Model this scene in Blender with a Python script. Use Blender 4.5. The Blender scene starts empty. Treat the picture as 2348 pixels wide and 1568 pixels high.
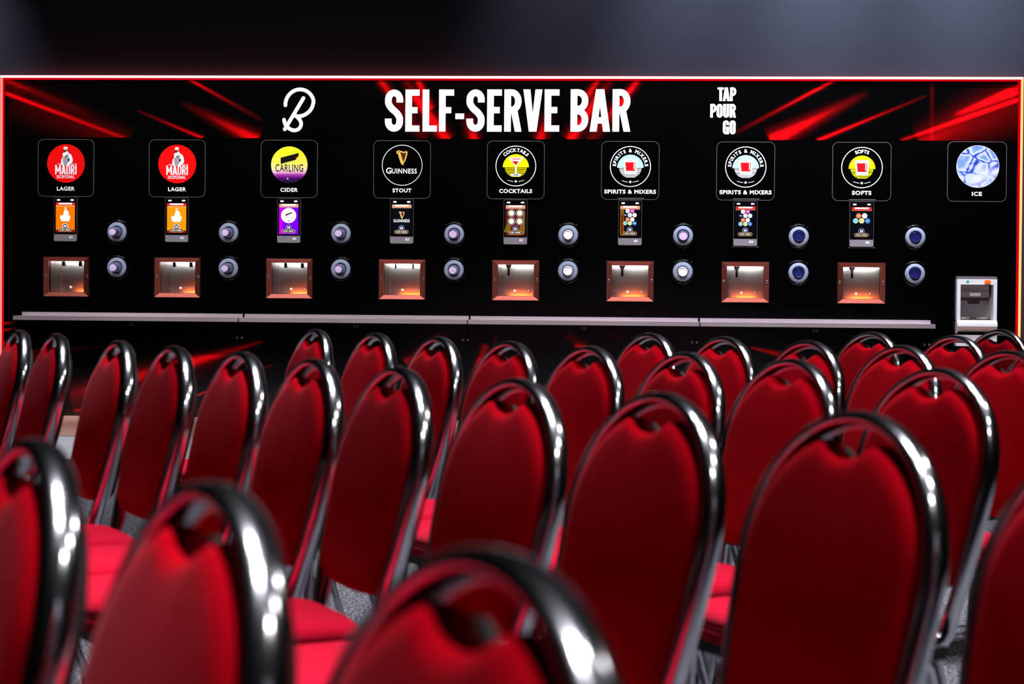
import bpy, bmesh, math, random
from mathutils import Vector, Matrix, Euler
random.seed(4)
SC = bpy.context.scene
COL = SC.collection
PI = math.pi
R = math.radians

# ------------------------------------------------------------------ camera
# bar front stands in the plane y = 0, x runs along it, floor at z = 0
CAM = bpy.data.cameras.new('camera')
CAM.sensor_width = 36.0
CAM.lens = 66.0
CAM.shift_y = -0.0269
CAM.clip_start = 0.05
CAM.dof.use_dof = True
CAM.dof.focus_distance = 14.8
CAM.dof.aperture_fstop = 6.1
CAM.dof.aperture_blades = 0
cam = bpy.data.objects.new('camera', CAM)
COL.objects.link(cam)
yaw, pitch, roll = 0.05975, 0.01532, 0.00834
fw = Vector((-math.sin(yaw)*math.cos(pitch), math.cos(yaw)*math.cos(pitch), -math.sin(pitch)))
rt = Vector((math.cos(yaw), math.sin(yaw), 0))
up = rt.cross(fw)
r2 = rt*math.cos(roll) + up*math.sin(roll)
u2 = -rt*math.sin(roll) + up*math.cos(roll)
M = Matrix((r2, u2, -fw)).transposed().to_4x4()
M.translation = Vector((0, -14.79, 1.07))
cam.matrix_world = M
SC.camera = cam

# ------------------------------------------------------------------ world, exposure
W = bpy.data.worlds.new('world'); SC.world = W; W.use_nodes = True
W.node_tree.nodes['Background'].inputs[0].default_value = (0.02, 0.02, 0.03, 1)
W.node_tree.nodes['Background'].inputs[1].default_value = 0.05
SC.view_settings.view_transform = 'Standard'
SC.view_settings.look = 'None'
SC.view_settings.exposure = 0.0
SC.view_settings.gamma = 1.0
SC.view_settings.use_curve_mapping = False
try:
    SC.cycles.max_bounces = 6
    SC.cycles.sample_clamp_indirect = 4.0
    SC.cycles.use_denoising = True
except Exception:
    pass

# ------------------------------------------------------------------ lamps of the hall
def spot(name, loc, target, watts, size=60, blend=0.5, color=(1, 1, 1), radius=0.06):
    l = bpy.data.lights.new(name, 'SPOT')
    l.energy = watts; l.spot_size = R(size); l.spot_blend = blend; l.color = color
    l.shadow_soft_size = radius
    o = bpy.data.objects.new(name, l); COL.objects.link(o)
    o.location = loc
    o.rotation_euler = (Vector(target)-Vector(loc)).to_track_quat('-Z', 'Y').to_euler()
    return o
COOL = (0.93, 0.95, 1.0)
# a row of ceiling spotlights washing the bar front
for k in range(9):
    x = -4.75+0.94*k
    spot('ceiling_spotlight', (x, -3.6, 4.9), (x, 0, 1.60), 430, 38, 0.55, COOL, 0.06)
# grid of narrow downlights above the slanting rows
for i in range(6):
    for j in range(5):
        s_, o_ = 5.9+1.15*i, -7.7+1.2*j
        x, y = s_*0.5373+o_*0.8434, -s_*0.8434+o_*0.5373
        spot('ceiling_downlight', (x+0.74, y+0.47, 4.9), (x, y, 0), 1300, 30, 0.8, COOL, 0.045)
# downlights over the empty carpet behind the rows
for x in (-4.2, -2.6, -1.0, 0.6, 2.2):
    spot('ceiling_downlight', (x, -5.6, 4.9), (x, -5.6, 0), 520, 50, 0.7, COOL, 0.05)
# downlights over the vinyl floor before the bar
for x in (-4.0, -1.5, 1.2):
    spot('ceiling_downlight', (x, -2.8, 4.9), (x, -2.8, 0), 420, 70, 0.6, COOL, 0.06)
# rig of wash lamps on the right of the hall
for (x, y, z, w) in ((3.6, -12.8, 4.9, 130), (4.0, -10.4, 4.9, 130), (3.0, -14.6, 4.9, 130)):
    spot('stage_wash_lamp', (x, y, z), (-0.4, -10.8, 0.7), w, 60, 0.5, (1, 0.97, 0.95), 0.16)
# lamps grazing the upper wall from behind the added board
for (x, w) in ((-0.2, 260), (0.9, 760), (2.0, 950), (3.2, 850), (-5.9, 800)):
    spot('wall_wash_lamp', (x, -1.08, 5.0), (x, 0, 3.2), w, 62, 1.0, (0.74, 0.80, 1.0), 0.06)

# ------------------------------------------------------------------ materials
def new_mat(name):
    m = bpy.data.materials.new(name); m.use_nodes = True
    return m, m.node_tree, m.node_tree.nodes['Principled BSDF']
def mat(name, color, rough=0.5, metal=0.0, spec=0.5, emis=None, estr=1.0, trans=0.0, sheen=0.0):
    m, t, b = new_mat(name)
    b.inputs['Base Color'].default_value = (*color, 1)
    b.inputs['Roughness'].default_value = rough
    b.inputs['Metallic'].default_value = metal
    b.inputs['Specular IOR Level'].default_value = spec
    b.inputs['Transmission Weight'].default_value = trans
    if sheen:
        b.inputs['Sheen Weight'].default_value = sheen
        b.inputs['Sheen Roughness'].default_value = 0.4
        b.inputs['Sheen Tint'].default_value = (1, 0.34, 0.42, 1)
    if emis:
        b.inputs['Emission Color'].default_value = (*emis, 1)
        b.inputs['Emission Strength'].default_value = estr
    return m
def noise_bump(m, scale, strength, dist=0.002, detail=4, stretch=None):
    t = m.node_tree; b = t.nodes['Principled BSDF']
    tc = t.nodes.new('ShaderNodeTexCoord'); n = t.nodes.new('ShaderNodeTexNoise'); bp = t.nodes.new('ShaderNodeBump')
    n.inputs['Scale'].default_value = scale; n.inputs['Detail'].default_value = detail
    bp.inputs['Strength'].default_value = strength; bp.inputs['Distance'].default_value = dist
    if stretch:
        mp = t.nodes.new('ShaderNodeMapping'); mp.inputs['Scale'].default_value = stretch
        t.links.new(tc.outputs['Object'], mp.inputs['Vector']); t.links.new(mp.outputs['Vector'], n.inputs['Vector'])
    else:
        t.links.new(tc.outputs['Object'], n.inputs['Vector'])
    t.links.new(n.outputs['Fac'], bp.inputs['Height']); t.links.new(bp.outputs['Normal'], b.inputs['Normal'])
    return n
def noise_color(m, scale, stops, detail=4, rough=0.6, coord='Object'):
    t = m.node_tree; b = t.nodes['Principled BSDF']
    tc = t.nodes.new('ShaderNodeTexCoord'); n = t.nodes.new('ShaderNodeTexNoise'); cr = t.nodes.new('ShaderNodeValToRGB')
    n.inputs['Scale'].default_value = scale; n.inputs['Detail'].default_value = detail; n.inputs['Roughness'].default_value = rough
    e = cr.color_ramp.elements
    e[0].position, e[0].color = stops[0][0], (*stops[0][1], 1)
    e[1].position, e[1].color = stops[-1][0], (*stops[-1][1], 1)
    for p, c in stops[1:-1]:
        k = e.new(p); k.color = (*c, 1)
    t.links.new(tc.outputs[coord], n.inputs['Vector']); t.links.new(n.outputs['Fac'], cr.inputs['Fac'])
    t.links.new(cr.outputs['Color'], b.inputs['Base Color'])
    return cr

black_panel = mat('black_laminate', (0.0006, 0.0006, 0.0007), 0.14, 0, 0.5)
black_plastic = mat('black_gloss_plastic', (0.001, 0.001, 0.0015), 0.16, 0, 0.18)
black_matte = mat('black_matte', (0.002, 0.002, 0.002), 0.7, 0, 0.2)
white_vinyl = mat('white_vinyl', (0.95, 0.95, 0.95), 0.6, 0, 0.2)
white_plastic = mat('white_plastic', (0.80, 0.78, 0.80), 0.35)
grey_plastic = mat('grey_plastic', (0.16, 0.14, 0.15), 0.4)
plate_mat = mat('sign_acrylic', (0.0006, 0.0006, 0.0007), 0.14, 0, 0.3)
plate_edge = mat('sign_acrylic_edge', (0.11, 0.095, 0.10), 0.3, 0, 0.5)
red_print = mat('red_print', (0.95, 0.0, 0.0), 0.7, 0, 0.1)
red_tinted_steel = mat('steel_painted_red_reflection', (0.55, 0.135, 0.10), 0.34, 1.0)  # plain steel, its red reflection painted into the base colour
noise_bump(red_tinted_steel, 60, 0.12, 0.001, 3, (1, 1, 14))
steel = mat('brushed_steel', (0.50, 0.44, 0.44), 0.22, 1.0)
noise_bump(steel, 60, 0.12, 0.001, 3, (1, 1, 14))
steel_in = mat('steel_lining', (0.50, 0.46, 0.45), 0.30, 1.0)
noise_bump(steel_in, 18, 0.18, 0.003, 4, (6, 1, 1))
chrome = mat('chrome', (0.64, 0.64, 0.69), 0.15, 1.0)
velvet = mat('red_velour', (0.27, 0.0008, 0.005), 0.95, 0, 0.0, sheen=0.05)
noise_bump(velvet, 900, 0.25, 0.0008, 2)
seat_velvet = mat('red_seat_velour', (0.32, 0.003, 0.016), 0.95, 0, 0.0, sheen=0.22)
noise_bump(seat_velvet, 900, 0.25, 0.0008, 2)
underside = mat('black_seat_pan', (0.004, 0.004, 0.004), 0.6, 0, 0.3)
piping = mat('dark_red_piping', (0.12, 0.001, 0.003), 0.8, 0, 0.1)
rubber = mat('black_rubber', (0.006, 0.006, 0.006), 0.8, 0, 0.2)
carpet = mat('speckled_grey_carpet', (0.2, 0.2, 0.22), 0.95, 0, 0.05)
noise_color(carpet, 110, [(0.43, (0.003, 0.003, 0.005)), (0.52, (0.055, 0.055, 0.064)), (0.62, (0.36, 0.35, 0.39))], 5, 0.8)
wall_paint = mat('navy_wall_paint', (0.026, 0.027, 0.036), 0.8, 0, 0.1)
dark_paint = mat('dark_paint', (0.01, 0.01, 0.012), 0.8, 0, 0.1)

def floor_tiles(name, a, b, size, joint):
    m, t, bs = new_mat(name)
    tc = t.nodes.new('ShaderNodeTexCoord'); br = t.nodes.new('ShaderNodeTexBrick')
    br.offset = 0.5
    br.inputs['Color1'].default_value = (*a, 1); br.inputs['Color2'].default_value = (*b, 1)
    br.inputs['Mortar'].default_value = (0.004, 0.004, 0.004, 1)
    br.inputs['Scale'].default_value = 1.0
    br.inputs['Brick Width'].default_value = size; br.inputs['Row Height'].default_value = 8.0
    br.inputs['Mortar Size'].default_value = joint; br.inputs['Bias'].default_value = -0.6
    t.links.new(tc.outputs['Object'], br.inputs['Vector'])
    t.links.new(br.outputs['Color'], bs.inputs['Base Color'])
    bs.inputs['Roughness'].default_value = 0.45; bs.inputs['Specular IOR Level'].default_value = 0.3
    return m
peach_vinyl = floor_tiles('peach_vinyl_tiles', (0.80, 0.40, 0.30), (0.50, 0.42, 0.40), 1.2, 0.004)
pale_vinyl = floor_tiles('pale_vinyl_tiles', (0.66, 0.66, 0.74), (0.58, 0.60, 0.60), 1.2, 0.002)

def emit(name, color, s):
    m = bpy.data.materials.new(name); m.use_nodes = True
    t = m.node_tree; t.nodes.clear()
    e = t.nodes.new('ShaderNodeEmission'); o = t.nodes.new('ShaderNodeOutputMaterial')
    e.inputs[0].default_value = (*color, 1); e.inputs[1].default_value = s
    t.links.new(e.outputs[0], o.inputs[0])
    return m
led_top = emit('led_top', (1.0, 0.24, 0.22), 4.6)
led_left = emit('led_left', (1.0, 0.16, 0.13), 1.9)
led_halo = emit('led_red_halo', (1.0, 0.0, 0.012), 0.62)  # added glowing band that stands for the red halo beside the strips
led_right = emit('led_right', (1.0, 0.26, 0.08), 2.9)
niche_led = emit('niche_led', (0.92, 1.0, 0.95), 40.0)
amber_led = emit('amber_led', (1.0, 0.14, 0.015), 80.0)

# printed laser streaks: a node group draws one soft line between two points of the panel
def streak_group():
    g = bpy.data.node_groups.new('laser_streak', 'ShaderNodeTree')
    for n in ('X', 'Z', 'X1', 'Z1', 'X2', 'Z2', 'W1', 'W2', 'I1', 'I2'):
        g.interface.new_socket(n, in_out='INPUT', socket_type='NodeSocketFloat')
    g.interface.new_socket('V', in_out='OUTPUT', socket_type='NodeSocketFloat')
    gi = g.nodes.new('NodeGroupInput'); go = g.nodes.new('NodeGroupOutput')
    def mth(op, a, b=None, clamp=False):
        n = g.nodes.new('ShaderNodeMath'); n.operation = op; n.use_clamp = clamp
        for i, s in enumerate((a, b)):
            if s is None: continue
            if isinstance(s, (int, float)): n.inputs[i].default_value = s
            else: g.links.new(s, n.inputs[i])
        return n.outputs[0]
    o = gi.outputs
    dx = mth('SUBTRACT', o['X2'], o['X1']); dz = mth('SUBTRACT', o['Z2'], o['Z1'])
    px = mth('SUBTRACT', o['X'], o['X1']); pz = mth('SUBTRACT', o['Z'], o['Z1'])
    l2 = mth('ADD', mth('MULTIPLY', dx, dx), mth('MULTIPLY', dz, dz))
    t = mth('DIVIDE', mth('ADD', mth('MULTIPLY', px, dx), mth('MULTIPLY', pz, dz)), l2)
    cr = mth('DIVIDE', mth('ABSOLUTE', mth('SUBTRACT', mth('MULTIPLY', px, dz), mth('MULTIPLY', pz, dx))), mth('SQRT', l2))
    tc = mth('ADD', t, 0.0, True)
    w = mth('ADD', o['W1'], mth('MULTIPLY', tc, mth('SUBTRACT', o['W2'], o['W1'])))
    it = mth('ADD', o['I1'], mth('MULTIPLY', tc, mth('SUBTRACT', o['I2'], o['I1'])))
    q = mth('DIVIDE', cr, w)
    gs = mth('POWER', 2.718, mth('MULTIPLY', mth('MULTIPLY', q, q), -1.0))
    e1 = mth('MULTIPLY', mth('ADD', t, 0.02), 30.0, True); e2 = mth('MULTIPLY', mth('SUBTRACT', 1.02, t), 30.0, True)
    v = mth('MULTIPLY', mth('MULTIPLY', gs, it), mth('MULTIPLY', e1, e2))
    g.links.new(v, go.inputs['V'])
    return g
SG = streak_group()
def streak_mat(name, streaks):
    m, t, b = new_mat(name)
    tc = t.nodes.new('ShaderNodeTexCoord'); sp = t.nodes.new('ShaderNodeSeparateXYZ')
    t.links.new(tc.outputs['Object'], sp.inputs[0])
    acc = None
    for s in streaks:
        n = t.nodes.new('ShaderNodeGroup'); n.node_tree = SG
        t.links.new(sp.outputs['X'], n.inputs['X']); t.links.new(sp.outputs['Z'], n.inputs['Z'])
        for k, v in zip(('X1', 'Z1', 'X2', 'Z2', 'W1', 'W2', 'I1', 'I2'), s): n.inputs[k].default_value = v
        if acc is None: acc = n.outputs[0]
        else:
            a = t.nodes.new('ShaderNodeMath'); a.operation = 'ADD'
            t.links.new(acc, a.inputs[0]); t.links.new(n.outputs[0], a.inputs[1]); acc = a.outputs[0]
    cr = t.nodes.new('ShaderNodeValToRGB')
    e = cr.color_ramp.elements
    e[0].position = 0.0; e[0].color = (0.0006, 0.0005, 0.0006, 1)
    e[1].position = 1.0; e[1].color = (0.92, 0.002, 0.004, 1)
    k = e.new(0.35); k.color = (0.10, 0.0006, 0.001, 1)
    t.links.new(acc, cr.inputs['Fac']); t.links.new(cr.outputs['Color'], b.inputs['Base Color'])
    b.inputs['Roughness'].default_value = 0.14; b.inputs['Specular IOR Level'].default_value = 0.5
    return m
HEADER_STREAKS = [[-4.968, 2.579, -3.996, 2.223, 0.0172, 0.0172, 1.0, 0.35], [-4.901, 2.537, -3.978, 2.175, 0.1376, 0.0757, 0.06, 0.28], [-4.962, 2.684, -4.283, 2.41, 0.0206, 0.0275, 0.5, 0.05], [-4.979, 2.694, -4.794, 2.572, 0.0757, 0.0482, 0.35, 0.05], [-3.474, 2.69, -2.89, 2.369, 0.0138, 0.0138, 0.9, 0.05], [-3.895, 2.442, -3.358, 2.222, 0.0086, 0.0155, 0.12, 0.95], [-3.539, 2.506, -2.924, 2.206, 0.0206, 0.0516, 0.02, 1.0], [-1.947, 2.689, -1.87, 2.589, 0.031, 0.031, 0.9, 0.7], [-1.828, 2.541, -1.583, 2.225, 0.0413, 0.0413, 0.35, 0.2], [-1.743, 2.686, -1.498, 2.322, 0.031, 0.031, 0.4, 0.3], [-1.646, 2.686, -1.533, 2.459, 0.0275, 0.0275, 0.9, 0.7], [-1.697, 2.59, -1.407, 2.212, 0.0413, 0.0447, 0.7, 1.05], [-1.256, 2.426, -1.193, 2.213, 0.0413, 0.0413, 0.1, 1.0], [-0.616, 2.421, -0.676, 2.215, 0.0413, 0.0413, 0.1, 1.0], [-0.221, 2.692, -0.312, 2.558, 0.0241, 0.0275, 0.85, 0.6], [-0.213, 2.572, -0.442, 2.216, 0.0413, 0.0447, 0.6, 1.05], [-0.125, 2.689, -0.219, 2.559, 0.0275, 0.0275, 0.4, 0.3], [0.091, 2.693, -0.055, 2.497, 0.0275, 0.0275, 1.0, 0.6], [-0.038, 2.532, -0.285, 2.216, 0.0378, 0.0378, 0.6, 0.3], [1.631, 2.699, 0.834, 2.268, 0.0138, 0.0138, 1.0, 0.05], [1.878, 2.597, 1.133, 2.215, 0.0206, 0.0585, 0.02, 1.1], [2.325, 2.571, 1.494, 2.223, 0.0086, 0.0155, 0.1, 1.0], [3.044, 2.549, 2.138, 2.225, 0.0155, 0.0138, 1.2, 0.5], [3.044, 2.603, 2.551, 2.43, 0.0172, 0.0206, 1.0, 0.1], [3.043, 2.651, 2.518, 2.409, 0.0206, 0.0275, 1.0, 0.1], [3.035, 2.522, 2.286, 2.199, 0.172, 0.0826, 0.22, 0.5], [2.371, 2.673, 2.376, 2.226, 0.0138, 0.0138, 0.12, 0.12]]
BASE_STREAKS = [[-4.982, 0.731, -4.871, 0.746, 0.0103, 0.0069, 0.9, 0.1], [-4.982, 0.678, -4.864, 0.694, 0.0103, 0.0069, 0.9, 0.1], [-4.981, 0.573, -4.906, 0.585, 0.0206, 0.0138, 0.9, 0.1], [-4.981, 0.528, -4.786, 0.635, 0.0172, 0.0138, 0.5, 0.05], [-4.749, 0.502, -4.607, 0.539, 0.0138, 0.0138, 0.5, 0.4], [-4.98, 0.423, -4.146, 0.571, 0.0206, 0.0138, 0.4, 0.05], [-2.871, 0.609, -3.475, 0.429, 0.0103, 0.0447, 0.5, 1.0], [-3.439, 0.439, -4.428, 0.167, 0.0447, 0.0688, 0.9, 0.35], [-2.878, 0.584, -4.392, 0.01, 0.0688, 0.1514, 0.02, 0.14], [-2.79, 0.426, -3.462, 0.147, 0.0086, 0.0103, 0.15, 0.8], [-3.462, 0.147, -4.392, 0.041, 0.0103, 0.0138, 0.8, 0.5], [-1.09, 0.603, -1.252, 0.101, 0.0275, 0.031, 0.9, 1.0], [-1.45, 0.689, -1.726, 0.451, 0.0206, 0.0413, 0.15, 0.5], [-1.011, 0.672, -1.027, 0.569, 0.0138, 0.0138, 0.25, 0.25], [-1.347, 0.717, -1.536, 0.598, 0.0069, 0.0069, 0.1, 0.2], [-0.45, 0.685, -0.294, 0.583, 0.0275, 0.0275, 0.25, 0.5], [-0.387, 0.603, -0.277, 0.58, 0.0138, 0.0138, 0.9, 1.0], [-0.107, 0.698, -0.044, 0.661, 0.0103, 0.0103, 0.2, 0.2], [-0.557, 0.384, -0.497, 0.23, 0.0206, 0.0206, 0.4, 0.3], [0.993, 0.6, 1.36, 0.518, 0.0103, 0.031, 0.7, 1.0], [1.041, 0.282, 1.124, 0.42, 0.0206, 0.0138, 0.2, 0.3], [1.999, 0.821, 3.072, 0.831, 0.0103, 0.0103, 0.12, 0.2], [-0.103, 0.304, 0.137, 0.341, 0.0275, 0.0275, 0.2, 0.2]]
header_print = streak_mat('header_laser_print', HEADER_STREAKS)
base_print = streak_mat('base_laser_print', BASE_STREAKS)

# ------------------------------------------------------------------ mesh helpers
class MB:
    def __init__(s): s.k = 0; s.v = []; s.f = []; s.m = []; s.sm = []; s.mats = []
    def mi(s, m):
        if m not in s.mats: s.mats.append(m)
        return s.mats.index(m)
    def add(s, vs, fs, m, smooth=False):
        b = len(s.v); s.v += [tuple(q) for q in vs]
        k = s.mi(m)
        for f in fs:
            s.f.append([b+i for i in f]); s.m.append(k); s.sm.append(smooth)
        return s
    def box(s, x0, x1, y0, y1, z0, z1, m):
        v = [(x0, y0, z0), (x1, y0, z0), (x1, y1, z0), (x0, y1, z0), (x0, y0, z1), (x1, y0, z1), (x1, y1, z1), (x0, y1, z1)]
        return s.add(v, [(0, 3, 2, 1), (4, 5, 6, 7), (0, 1, 5, 4), (1, 2, 6, 5), (2, 3, 7, 6), (3, 0, 4, 7)], m)
    def flat(s, pts, y, m):                       # polygon in the xz plane facing -y
        a = sum(pts[i][0]*pts[(i+1) % len(pts)][1]-pts[(i+1) % len(pts)][0]*pts[i][1] for i in range(len(pts)))
        if a < 0: pts = pts[::-1]
        s.k += 1; y -= 0.000015*(s.k % 16)
        return s.add([(p[0], y, p[1]) for p in pts], [tuple(range(len(pts)))], m)
    def prism(s, pts, y0, y1, m, edge=None, smooth=False):   # xz outline, thick from y0 (front) to y1
        a = sum(pts[i][0]*pts[(i+1) % len(pts)][1]-pts[(i+1) % len(pts)][0]*pts[i][1] for i in range(len(pts)))
        if a < 0: pts = pts[::-1]
        n = len(pts)
        v = [(p[0], y0, p[1]) for p in pts]+[(p[0], y1, p[1]) for p in pts]
        s.add(v, [tuple(range(n)), tuple(range(2*n-1, n-1, -1))], m)
        s.add(v, [(i, n+i, n+(i+1) % n, (i+1) % n) for i in range(n)], edge or m, smooth)
        return s
    def oval(s, path, axis, ra, rb, m, n=16):      # tube of oval section, ra along the given axis
        P = [Vector(p) for p in path]; rings = []
        for i, p in enumerate(P):
            t = (P[min(len(P)-1, i+1)]-P[max(0, i-1)]).normalized()
            ax = Vector(axis); ax = (ax-t*ax.dot(t)).normalized(); w = t.cross(ax)
            rings.append([p+ax*(math.cos(2*PI*k/n)*ra)+w*(math.sin(2*PI*k/n)*rb) for k in range(n)])
        vs = [q for g in rings for q in g]
        s.add(vs, [(i*n+k, i*n+(k+1) % n, (i+1)*n+(k+1) % n, (i+1)*n+k) for i in range(len(P)-1) for k in range(n)], m, True)
        s.add(rings[0], [tuple(range(n-1, -1, -1))], m); s.add(rings[-1], [tuple(range(n))], m)
        return s
    def tube(s, path, r, m, n=12, caps=True):
        P = [Vector(p) for p in path]; rings = []
        t = (P[1]-P[0]).normalized()
        u = t.orthogonal().normalized()
        for i, p in enumerate(P):
            a = P[max(0, i-1)]; b = P[min(len(P)-1, i+1)]
            t2 = (b-a).normalized()
            u = (u - t2*u.dot(t2)).normalized(); w = t2.cross(u)
            rr = r[i] if isinstance(r, (list, tuple)) else r
            rings.append([p+u*(math.cos(2*PI*k/n)*rr)+w*(math.sin(2*PI*k/n)*rr) for k in range(n)])
        vs = [q for g in rings for q in g]; fs = []
        for i in range(len(P)-1):
            for k in range(n):
                fs.append((i*n+k, i*n+(k+1) % n, (i+1)*n+(k+1) % n, (i+1)*n+k))
        s.add(vs, fs, m, True)
        if caps:
            s.add(rings[0], [tuple(range(n-1, -1, -1))], m); s.add(rings[-1], [tuple(range(n))], m)
        return s
    def lathe(s, cx, cz, prof, m, n=32, smooth=True):    # prof = [(radius, y)], axis along y
        vs = []; fs = []
        for (r, y) in prof:
            vs += [(cx+math.cos(2*PI*k/n)*r, y, cz+math.sin(2*PI*k/n)*r) for k in range(n)]
        for i in range(len(prof)-1):
            for k in range(n):
                fs.append((i*n+k, (i+1)*n+k, (i+1)*n+(k+1) % n, i*n+(k+1) % n))
        return s.add(vs, fs, m, smooth)
    def build(s, name, parent=None, loc=None):
        me = bpy.data.meshes.new(name); me.from_pydata(s.v, [], s.f)
        for m in s.mats: me.materials.append(m)
        me.polygons.foreach_set('material_index', s.m)
        me.polygons.foreach_set('use_smooth', s.sm)
        me.update()
        o = bpy.data.objects.new(name, me); COL.objects.link(o)
        if parent: o.parent = parent
        if loc: o.location = loc
        return o
def tag(o, label=None, cat=None, group=None, kind=None):
    if label: o['label'] = label
    if cat: o['category'] = cat
    if group: o['group'] = group
    if kind: o['kind'] = kind
    return o
def thing(name, label, cat, loc=(0, 0, 0), group=None):
    o = bpy.data.objects.new(name, None); o.empty_display_size = 0.1; COL.objects.link(o); o.location = loc
    return tag(o, label, cat, group)
def dup(root):
    r = root.copy(); COL.objects.link(r)
    for c in list(root.children):
        d = c.copy(); COL.objects.link(d); d.parent = r
        for g in list(c.children):
            h = g.copy(); COL.objects.link(h); h.parent = d
    return r
def rrect(x0, x1, z0, z1, r, n=6):
    o = []
    for cx, cz, a in ((x1-r, z1-r, 0), (x0+r, z1-r, 90), (x0+r, z0+r, 180), (x1-r, z0+r, 270)):
        for k in range(n+1):
            t = R(a+90*k/n); o.append((cx+r*math.cos(t), cz+r*math.sin(t)))
    return o
def circ(cx, cz, r, n=48, a0=0, a1=360):
    return [(cx+r*math.cos(R(a0+(a1-a0)*k/n)), cz+r*math.sin(R(a0+(a1-a0)*k/n))) for k in range(n+(0 if a1-a0 == 360 else 1))]
def ring(mb, cx, cz, r0, r1, y, m, n=64):
    v = [(cx+r*math.cos(2*PI*k/n), y, cz+r*math.sin(2*PI*k/n)) for r in (r0, r1) for k in range(n)]
    mb.add(v, [(k, n+k, n+(k+1) % n, (k+1) % n) for k in range(n)], m)
def smooth_path(pts, per=8, closed=False):        # Catmull-Rom
    o = []; n = len(pts)
    for i in range(n if closed else n-1):
        g = lambda j: Vector(pts[j % n]) if closed else Vector(pts[min(max(j, 0), n-1)])
        p0, p1, p2, p3 = g(i-1), g(i), g(i+1), g(i+2)
        for k in range(per):
            t = k/per
            o.append(0.5*((2*p1)+(p2-p0)*t+(2*p0-5*p1+4*p2-p3)*t*t+(3*p1-p0-3*p2+p3)*t**3))
    if not closed: o.append(Vector(pts[-1]))
    return o
def stroke(mb, pts, w, y, m, round_ends=False):   # flat ribbon along a 2-D path
    P = [Vector(p) for p in pts]; L = []; Rr = []
    for i, p in enumerate(P):
        t = (P[min(i+1, len(P)-1)]-P[max(i-1, 0)]).normalized(); nn = Vector((-t.y, t.x))
        L.append(p+nn*w/2); Rr.append(p-nn*w/2)
    for i in range(len(P)-1):
        mb.flat([tuple(L[i]), tuple(L[i+1]), tuple(Rr[i+1]), tuple(Rr[i])], y, m)
    if round_ends:
        for p in (P[0], P[-1]): mb.flat(circ(p.x, p.y, w/2, 20), y, m)

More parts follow.
